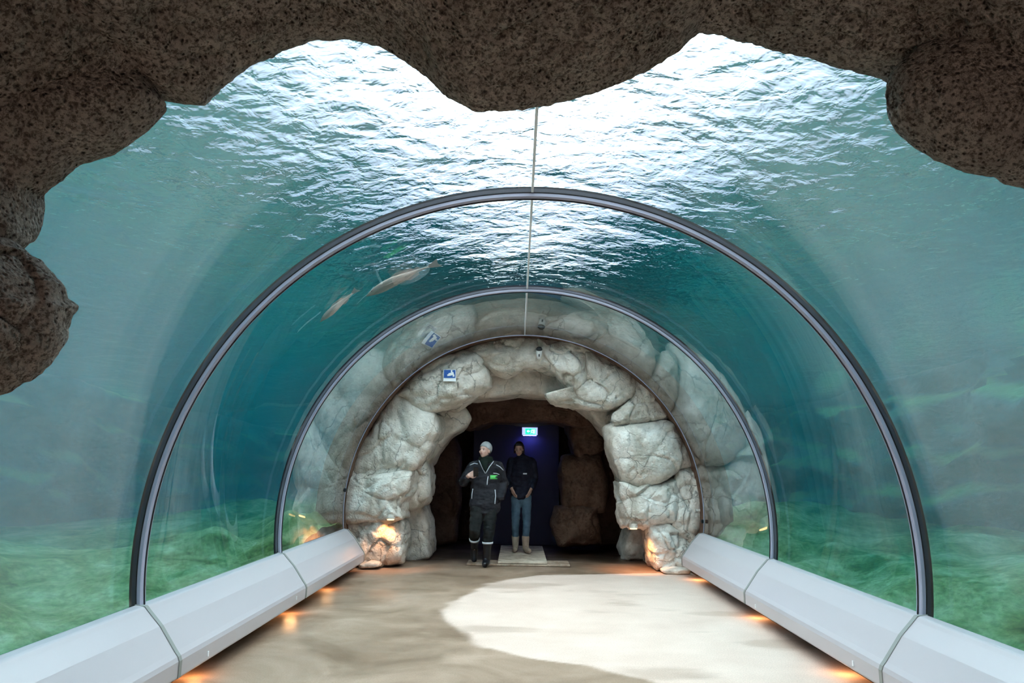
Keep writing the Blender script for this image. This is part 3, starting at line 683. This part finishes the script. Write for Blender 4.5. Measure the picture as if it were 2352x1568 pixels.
# ------------------------------------------------------------------ fish
def refr_point(px, py, dist):
    """a point in the water, dist metres beyond the glass, on the refracted line of sight"""
    d = ray(px, py); d = d/np.linalg.norm(d); o = CAM-np.array([0, 0, ZC]); r = 2.53
    a = d[0]**2+d[2]**2; b = 2*(o[0]*d[0]+o[2]*d[2]); c = o[0]**2+o[2]**2-r*r; t = (-b+math.sqrt(b*b-4*a*c))/(2*a)
    h = o+d*t; n = -np.array([h[0], 0, h[2]])/r; ci = -d@n; k = 1/1.33; e_ = k*d+(k*ci-math.sqrt(1-k*k*(1-ci*ci)))*n
    return h+np.array([0, 0, ZC])+e_*dist
M['fish'] = mat('pale_fish_skin', (.75, .55, .45), .5); M['fin'] = mat('pale_fin', (.62, .45, .38), .6)
def fish(loc, L, ang, lab):
    ang = math.radians(ang); h_ = Vector(RT*math.cos(ang)+UP*math.sin(ang)); v_ = (Vector(loc)-Vector(CAM)).normalized(); h_ = (h_-v_*h_.dot(v_)).normalized(); z_ = h_.cross(v_)
    if z_.z < 0: z_ = -z_
    rt = empty('fish', loc); rt.rotation_mode = 'QUATERNION'; rt.rotation_quaternion = Matrix((h_, z_.cross(h_), z_)).transposed().to_quaternion(); tag(rt, lab, 'fish', 'pale fish above the tunnel')
    xs = np.linspace(-.5, .42, 15); pr = [.015, .07, .115, .145, .16, .165, .16, .148, .13, .108, .085, .064, .046, .034, .03]
    mb = MB().tube([(x*L, 0, 0) for x in xs], [r*L for r in pr], 16); V = [(x, y*.55, z) for x, y, z in mb.V]
    o = mesh_obj('body', V, mb.F, M['fish'], rt)
    def fin(nm, pts, th=.006):
        V = [(x*L, y*L+s*th*L, z*L) for s in (-1, 1) for x, y, z in pts]; n = len(pts)
        mesh_obj(nm, V, [tuple(range(n)), tuple(range(n, 2*n))[::-1]]+[(i, (i+1) % n, n+(i+1) % n, n+i) for i in range(n)], M['fin'], rt, smooth=False)
    fin('tail_fin', [(.40, 0, .03), (.58, 0, .15), (.55, 0, 0), (.58, 0, -.15), (.40, 0, -.03)])
    fin('dorsal_fin', [(-.15, 0, .14), (-.02, 0, .23), (.18, 0, .19), (.25, 0, .08)])
    fin('anal_fin', [(.05, 0, -.11), (.12, 0, -.19), (.26, 0, -.13), (.26, 0, -.06)])
    for s in (-1, 1):
        fin('pectoral_fin', [(-.22, s*.08, -.03), (-.06, s*.17, -.10), (-.10, s*.09, -.03)])
        e_ = MB().tube([(-.40*L, s*.040*L, .03*L), (-.40*L, s*.050*L, .03*L)], .014*L, 10).obj('eye', M['black'], rt)
fish(refr_point(775, 702, .5), .45, 48, 'small pale pink fish swimming outside the middle bay, lower left of the other fish')
fish(refr_point(918, 640, .45), .75, 25, 'larger pale oval fish swimming above the middle bay of the tunnel')

# ------------------------------------------------------------------ people
def cloth(name, c1, c2, sc_=60, rough=.8):
    m = mat(name, rough=rough, spec=.2); nt = m.node_tree; b = nt.nodes['Principled BSDF']
    t = N(nt, 'ShaderNodeTexCoord'); c = ramp(nt, [(.3, c1), (.7, c2)], noise(nt, 7, 4, .6, t.outputs['Object'])); nt.links.new(c, b.inputs['Base Color'])
    bump(nt, noise(nt, sc_, 3, .6, t.outputs['Object']), .4, .006, b); return m
M['skin'] = mat('skin', (.72, .44, .36), .5); M['skin_b'] = mat('skin_tan', (.50, .31, .24), .5)
M['jacket'] = cloth('black_softshell', (.018, .018, .024), (.045, .045, .055)); M['jacket_b'] = cloth('navy_jacket', (.010, .013, .028), (.022, .028, .05))
M['trousers'] = cloth('black_trousers', (.014, .016, .017), (.032, .035, .036)); M['jeans'] = cloth('blue_jeans', (.05, .09, .14), (.10, .17, .24))
M['boot'] = mat('black_boot_leather', (.012, .012, .016), .3); M['boot_b'] = cloth('beige_suede', (.35, .26, .20), (.5, .40, .32)); M['sole'] = mat('boot_sole', (.05, .03, .02), .7)
M['wool'] = cloth('grey_knit', (.30, .31, .32), (.48, .49, .50), 150); M['scarf'] = cloth('dark_scarf', (.008, .014, .011), (.015, .026, .02))
M['pipe'] = mat('reflective_piping', (.62, .63, .68), .35); M['green'] = mat('green_badge', (.10, .55, .12), .5); M['hair'] = mat('dark_hair', (.02, .014, .012), .5)
M['eye'] = mat('eye', (.03, .02, .02), .2); M['lips'] = mat('lips', (.55, .22, .2), .5); M['phone'] = mat('phone_black', (.01, .01, .012), .2)
def cap(mb, pts, rad, fy=1., n=14):
    """tapered limb with rounded ends; fy flattens it front to back"""
    pts = [Vector(p) for p in pts]; d0 = (pts[0]-pts[1]).normalized(); d1 = (pts[-1]-pts[-2]).normalized(); a, b = rad[0], rad[-1]
    P_ = [pts[0]+d0*a*.98, pts[0]+d0*a*.8, pts[0]+d0*a*.45]+pts+[pts[-1]+d1*b*.45, pts[-1]+d1*b*.8, pts[-1]+d1*b*.98]
    R_ = [a*.2, a*.6, a*.89]+list(rad)+[b*.89, b*.6, b*.2]
    t = MB().tube(P_, R_, n)
    if fy != 1.:
        V = []; 
        for i, v in enumerate(t.V):
            c = P_[i//n]; V.append((v[0], c[1]+(v[1]-c[1])*fy, v[2]))
        t.V = V
    mb.add(t.V, t.F)
def ell(mb, c, r, rot=None, n=20):
    V = []; F = []; R_ = rot or Matrix.Identity(3); m_ = n//2
    for i in range(m_+1):
        th = math.pi*i/m_
        for j in range(n):
            ph = 2*math.pi*j/n; V.append(Vector(c)+R_ @ Vector((r[0]*math.sin(th)*math.cos(ph), r[1]*math.sin(th)*math.sin(ph), r[2]*math.cos(th))))
    for i in range(m_):
        for j in range(n): F.append((i*n+j, i*n+(j+1) % n, (i+1)*n+(j+1) % n, (i+1)*n+j))
    mb.add(V, F)
def fuse(name, mb, m, parent, vox=.009, sm=3, wrinkle=0., seed=0):
    o = mesh_obj(name, mb.V, mb.F, m); r = o.modifiers.new('r', 'REMESH'); r.mode = 'VOXEL'; r.voxel_size = vox
    if sm: s_ = o.modifiers.new('s', 'SMOOTH'); s_.iterations = sm; s_.factor = .5
    dg = bpy.context.evaluated_depsgraph_get(); me = bpy.data.meshes.new_from_object(o.evaluated_get(dg))
    o.modifiers.clear(); old = o.data; o.data = me; bpy.data.meshes.remove(old)
    if wrinkle:
        n = len(me.vertices); P_ = np.empty(n*3); me.vertices.foreach_get('co', P_); P_ = P_.reshape(-1, 3); Nn = np.empty(n*3); me.vertices.foreach_get('normal', Nn); Nn = Nn.reshape(-1, 3)
        P_ = P_+Nn*(wrinkle*(fbm(P_*np.array([9, 9, 22]), 3, seed)))[:, None]; me.vertices.foreach_set('co', P_.ravel())
    me.polygons.foreach_set('use_smooth', [True]*len(me.polygons)); me.update(); o.name = name; o.parent = parent; return o
def hand(mb, wrist, d, palm_n, side, curl=.6, L=.19):
    """palm, four curled fingers and a thumb; d points along the hand, palm_n out of the palm"""
    d = Vector(d).normalized(); nrm = (Vector(palm_n)-d*Vector(palm_n).dot(d)).normalized(); b = d.cross(nrm)*side; w_ = Vector(wrist)
    for k in (-.030, -.010, .010, .030): cap(mb, [w_+b*k*.6, w_+d*.085+b*k], [.016, .0135], n=10)
    for k, (off, fl) in enumerate(((-.031, .066), (-.0105, .078), (.0105, .073), (.031, .058))):
        p0 = w_+d*.085+b*off; q = [p0]; ang = curl*.5; dd = d.copy()
        for seg in (.45, .32, .23):
            dd = (dd*math.cos(ang)+nrm*math.sin(ang)).normalized(); q.append(q[-1]+dd*fl*seg*1.05); ang = curl*.8
        cap(mb, q, [.0098, .0092, .0085, .0072], n=10)
    t0 = w_+d*.025-b*.028; cap(mb, [t0, t0+(d*.6-b*.8+nrm*.2).normalized()*.035, t0+(d*.9-b*.5+nrm*.6).normalized()*.07, t0+(d*.95-b*.2+nrm*.8).normalized()*.092], [.014, .0115, .010, .008], n=10)
def headm(mb, c, fw, s=1.):
    """skull, jaw, nose, brow, ears; fw = facing direction. returns the frame"""
    f = Vector(fw).normalized(); r_ = f.cross(Vector((0, 0, 1))).normalized(); u_ = r_.cross(f); R_ = Matrix((r_, f, u_)).transposed(); c = Vector(c)
    P_ = lambda x, y, z: c+R_ @ Vector((x*s, y*s, z*s))
    ell(mb, P_(0, -.012, .025), (.074*s, .092*s, .088*s), R_); ell(mb, P_(0, .018, -.03), (.060*s, .070*s, .080*s), R_); ell(mb, P_(0, .045, -.083), (.030*s, .030*s, .026*s), R_)
    ell(mb, P_(0, .062, .012), (.052*s, .022*s, .018*s), R_)
    cap(mb, [P_(0, .078, .008), P_(0, .098, -.028)], [.008*s, .0135*s], n=10)
    for k in (-1, 1):
        ell(mb, P_(k*.036, .060, -.030), (.022*s, .018*s, .020*s), R_); ell(mb, P_(k*.076, -.008, -.012), (.008*s, .018*s, .030*s), R_)
    ell(mb, P_(0, .076, -.058), (.022*s, .012*s, .012*s), R_)
    return P_, R_
def face_bits(P_, R_, root, s=1., ec='eye'):
    for k in (-1, 1):
        e_ = MB(); ell(e_, P_(k*.030, .080, -.002), (.0105*s, .006*s, .0055*s), R_, 12); e_.obj('eye', M[ec], root, smooth=True)
        b_ = MB(); cap(b_, [P_(k*.016, .084, .018), P_(k*.044, .074, .018)], [.003*s, .0025*s], n=8); b_.obj('eyebrow', M['hair'], root, smooth=True)
    l_ = MB(); cap(l_, [P_(-.02, .083, -.058), P_(0, .0885, -.058), P_(.02, .083, -.058)], [.0035*s, .006*s, .0035*s], n=8); l_.obj('mouth', M['lips'], root, smooth=True)

def woman():
    b0 = Uz(1112, 1300, 0); rt = empty('person', (0, 0, 0))
    tag(rt, 'person in grey beanie and black jacket with green badge walking, hand raised to chest', 'person')
    Rs, Ls = (-.19, 0, 1.47), (.19, 0, 1.47)                       # shoulders (picture left, picture right)
    Re, Rw = (-.33, -.05, 1.24), (-.245, -.24, 1.335)              # raised arm
    Le, Lw = (.275, .08, 1.22), (.215, -.05, 1.04)
    hipL, kneeL, ankL = (-.10, 0, .95), (-.145, -.10, .53), (-.16, .22, .29)
    hipR, kneeR, ankR = (.09, 0, .95), (.065, -.05, .50), (.03, .0, .10)
    toeL, toeR = (-.165, .26, .14), (.022, -.10, .05)
    mb = MB(); P_, R_ = headm(mb, (-.015, -.02, 1.715), (-.52, -.82, .14), 1.03)
    cap(mb, [(0, .02, 1.50), (-.01, 0, 1.64)], [.062, .055])
    cap(mb, [(0, 0, 1.00), (0, 0, 1.25), (0, .01, 1.44)], [.15, .145, .15], .62)
    for a, b_, c_ in ((Rs, Re, Rw), (Ls, Le, Lw)): cap(mb, [a, b_, c_], [.055, .042, .028])
    for a, b_, c_, d_ in ((hipL, kneeL, ankL, toeL), (hipR, kneeR, ankR, toeR)):
        cap(mb, [a, b_, c_], [.085, .055, .03]); cap(mb, [c_, d_], [.026, .02])
    hand(mb, Rw, (.75, -.15, .35), (.1, .9, -.1), 1, .75)
    hand(mb, Lw, (-.45, .42, -.8), (-.7, .2, 0), 1, .4)
    fuse('body', mb, M['skin'], rt, .0072, 2)
    face_bits(P_, R_, rt)
    j = MB(); cap(j, [(0, 0, .92), (0, -.01, 1.02), (0, -.015, 1.15), (0, -.01, 1.30), (0, 0, 1.42)], [.25, .24, .225, .22, .19], .60)
    cap(j, [(-.17, .01, 1.47), (0, .02, 1.50), (.17, .01, 1.47)], [.085, .10, .085], .9)
    cap(j, [Rs, Re], [.09, .078]); cap(j, [Re, (-.275, -.18, 1.305)], [.078, .056]); cap(j, [Ls, Le], [.085, .078]); cap(j, [Le, (.235, -.06, 1.03)], [.08, .07])
    cap(j, [(0, .02, 1.50), (0, .0, 1.575)], [.10, .088]); fuse('jacket', j, M['jacket'], rt, .010, 3, .010, 3)
    t = MB(); cap(t, [(0, 0, .98), (0, 0, .90)], [.17, .17], .7)
    cap(t, [hipL, kneeL, (-.155, .04, .43)], [.115, .085, .083]); cap(t, [hipR, kneeR, (.05, -.03, .39)], [.115, .085, .078]); fuse('trousers', t, M['trousers'], rt, .010, 3, .008, 5)
    for c_, ax in (((-.155, .055, .385), (0, .5, -.86)), ((.048, -.028, .345), (0, .05, -1))):
        c_ = Vector(c_); ax = Vector(ax).normalized(); MB().tube([c_-ax*.014, c_+ax*.014], [.083, .080], 20).obj('reflective_hem', M['pipe'], rt, smooth=True)
    bt = MB(); cap(bt, [(.05, -.03, .40), (.038, -.01, .22), (.03, .01, .09)], [.066, .060, .058]); cap(bt, [(.03, .03, .060), (.022, -.09, .055), (.018, -.17, .045)], [.055, .055, .045]); o = fuse('boot', bt, M['boot'], rt, .009, 2)
    bt = MB(); cap(bt, [(-.155, .06, .42), (-.16, .16, .34), (-.165, .25, .27)], [.070, .064, .06]); cap(bt, [(-.165, .28, .25), (-.165, .27, .15), (-.165, .24, .07)], [.06, .056, .045]); fuse('boot', bt, M['boot'], rt, .009, 2)
    bn = MB(); ell(bn, P_(0, -.024, .034), (.083, .100, .099), R_)
    ro = mesh_obj('beanie', bn.V, bn.F, M['wool'])
    bm = bmesh.new(); bm.from_mesh(ro.data); bmesh.ops.remove_doubles(bm, verts=bm.verts, dist=1e-5)
    cut = P_(0, .02, .022); nrm = (R_ @ Vector((0, .55, -1))).normalized()
    bmesh.ops.bisect_plane(bm, geom=bm.verts[:]+bm.edges[:]+bm.faces[:], plane_co=cut, plane_no=nrm, clear_outer=True)
    bm.to_mesh(ro.data); bm.free(); sd = ro.modifiers.new('t', 'SOLIDIFY'); sd.thickness = .008; ro.parent = rt
    sc_ = MB(); 
    for k in range(3):
        ring_ = [((.085+.006*k)*math.cos(a), .01+(.075+.006*k)*math.sin(a), 1.60-.032*k) for a in np.linspace(0, 2*math.pi, 22)[:-1]]; ring_.append(ring_[0]); sc_.tube(ring_, .026, 10, cap=False)
    cap(sc_, [(-.02, -.09, 1.54), (0, -.14, 1.44)], [.06, .035], .6); fuse('scarf', sc_, M['scarf'], rt, .010, 2)
    # collar edges, piping, pocket zips, badge: laid on the jacket
    jk = [o for o in rt.children if o.name.startswith('jacket')][-1]; bv = BVHTree.FromPolygons([v.co[:] for v in jk.data.vertices], [p_.vertices[:] for p_ in jk.data.polygons])
    def front(x, z, e_=.003):
        h = bv.ray_cast(Vector((x, -1, z)), Vector((0, 1, 0))); return Vector((x, (h[0].y if h[0] else -.15)-e_, z))
    def strip(nm, xz, r, m):
        P2 = []
        for (a, b_), (c_, d_) in zip(xz[:-1], xz[1:]):
            for k in range(4): P2.append(front(a+(c_-a)*k/4, b_+(d_-b_)*k/4))
        P2.append(front(*xz[-1])); MB().tube(P2, r, 8).obj(nm, m, rt, smooth=True)
    strip('collar_edge', [(-.10, 1.56), (-.05, 1.46), (0, 1.37)], .007, M['pipe']); strip('collar_edge', [(.12, 1.55), (.06, 1.47), (.005, 1.37)], .007, M['pipe'])
    strip('collar_lining', [(.105, 1.53), (.05, 1.45), (.012, 1.385)], .005, M['green'])
    strip('shoulder_piping', [(-.24, 1.49), (-.17, 1.52), (-.12, 1.51)], .006, M['pipe']); strip('shoulder_piping', [(.16, 1.50), (.22, 1.47), (.27, 1.42)], .006, M['pipe'])
    strip('chest_piping', [(.12, 1.375), (.17, 1.37), (.21, 1.355)], .006, M['pipe']); strip('chest_zip', [(.045, 1.33), (.035, 1.27), (.03, 1.20)], .007, M['pipe'])
    strip('pocket_zip', [(-.185, 1.14), (-.195, 1.07), (-.20, .99)], .007, M['pipe']); strip('pocket_zip', [(.15, 1.13), (.16, 1.04), (.15, .92)], .007, M['pipe'])
    V = [front(x, z, .005) for z in (1.345, 1.285) for x in (.075, .11, .145, .18)]
    o = mesh_obj('badge', V, [(0, 1, 5, 4), (1, 2, 6, 5), (2, 3, 7, 6)], M['green'], rt); sd = o.modifiers.new('t', 'SOLIDIFY'); sd.thickness = .004
    ph = MB().box((-.135, -.285, 1.395), (.075, .012, .14), 0, .35).obj('camera_phone', M['phone']); ph.parent = rt; bevel(ph, .004)
    rt.location = (b0[0], b0[1], 0); rt.scale = (.965, .965, .965); return rt
woman()

def second():
    rt = empty('person', (0, 0, 0)); tag(rt, 'dark haired person in navy jacket, blue jeans and beige boots standing in the cave behind', 'person')
    Rs, Ls = (-.185, 0, 1.46), (.185, 0, 1.46); Re, Rw = (-.24, .05, 1.18), (-.17, -.12, 1.02); Le, Lw = (.24, .05, 1.18), (.17, -.12, 1.02)
    mb = MB(); P_, R_ = headm(mb, (-.05, -.03, 1.67), (-.10, -.97, -.12), 1.0)
    cap(mb, [(0, .02, 1.48), (-.04, 0, 1.60)], [.058, .052]); cap(mb, [(0, 0, 1.0), (0, 0, 1.22), (0, .01, 1.42)], [.14, .135, .145], .62)
    legs = (((-.09, 0, .92), (-.10, -.03, .50), (-.10, .045, .10), (-.11, -.06, .05)), ((.09, 0, .92), (.10, -.04, .50), (.083, -.055, .10), (.12, -.15, .06)))
    for a, b_, c_ in ((Rs, Re, Rw), (Ls, Le, Lw)): cap(mb, [a, b_, c_], [.052, .040, .027])
    for a, b_, c_, d_ in legs: cap(mb, [a, b_, c_], [.082, .050, .028]); cap(mb, [c_, d_], [.026, .02])
    hand(mb, Rw, (.4, -.2, -.8), (.6, .3, 0), 1, .4); hand(mb, Lw, (-.4, -.2, -.8), (-.6, .3, 0), -1, .4)
    fuse('body', mb, M['skin_b'], rt, .0076, 2); face_bits(P_, R_, rt)
    h = MB(); ell(h, P_(0, -.030, .040), (.086, .096, .090), R_); ell(h, P_(0, -.07, -.03), (.075, .055, .09), R_)
    for k in (-1, 1): cap(h, [P_(k*.074, -.01, .05), P_(k*.084, -.02, -.06)], [.022, .018])
    cap(h, [P_(-.04, .06, .085), P_(.04, .06, .085)], [.022, .022]); fuse('hair', h, M['hair'], rt, .009, 2)
    j = MB(); cap(j, [(0, 0, .98), (0, 0, 1.1), (0, -.01, 1.28), (0, 0, 1.40)], [.215, .205, .20, .19], .6); cap(j, [(-.16, .01, 1.45), (0, .02, 1.48), (.16, .01, 1.45)], [.08, .09, .08], .9)
    cap(j, [Rs, Re, (-.20, -.08, 1.06)], [.082, .07, .055]); cap(j, [Ls, Le, (.20, -.08, 1.06)], [.082, .07, .055]); cap(j, [(0, .02, 1.48), (-.01, .01, 1.54)], [.09, .078])
    fuse('jacket', j, M['jacket_b'], rt, .010, 3, .008, 9)
    b_ = MB().box((.06, -.158, 1.27), (.07, .006, .022)).obj('chest_label', M['pipe'], rt)
    t = MB(); cap(t, [(0, 0, .95), (0, 0, .88)], [.155, .155], .68)
    cap(t, [legs[0][0], legs[0][1], (-.10, .045, .24)], [.10, .074, .063]); cap(t, [legs[1][0], legs[1][1], (.083, -.055, .24)], [.10, .074, .063]); fuse('jeans', t, M['jeans'], rt, .010, 3, .006, 12)
    for (kx, ky), (tx, ty) in (((-.10, .045), (-.11, -.12)), ((.083, -.055), (.145, -.24))):
        bt = MB(); cap(bt, [(kx, ky, .25), (kx, ky, .10)], [.070, .058]); cap(bt, [(kx, ky+.02, .062), ((kx+tx)/2, (ky+ty)/2, .06), (tx, ty+.02, .05)], [.05, .05, .042]); o = fuse('boot', bt, M['boot_b'], rt, .010, 2)
    p0 = Uz(1197, 1272, 0); rt.location = (Uy(1197, 1200, 12.95)[0], 12.95, .06); rt.scale = (.90, .96, .985)
second()
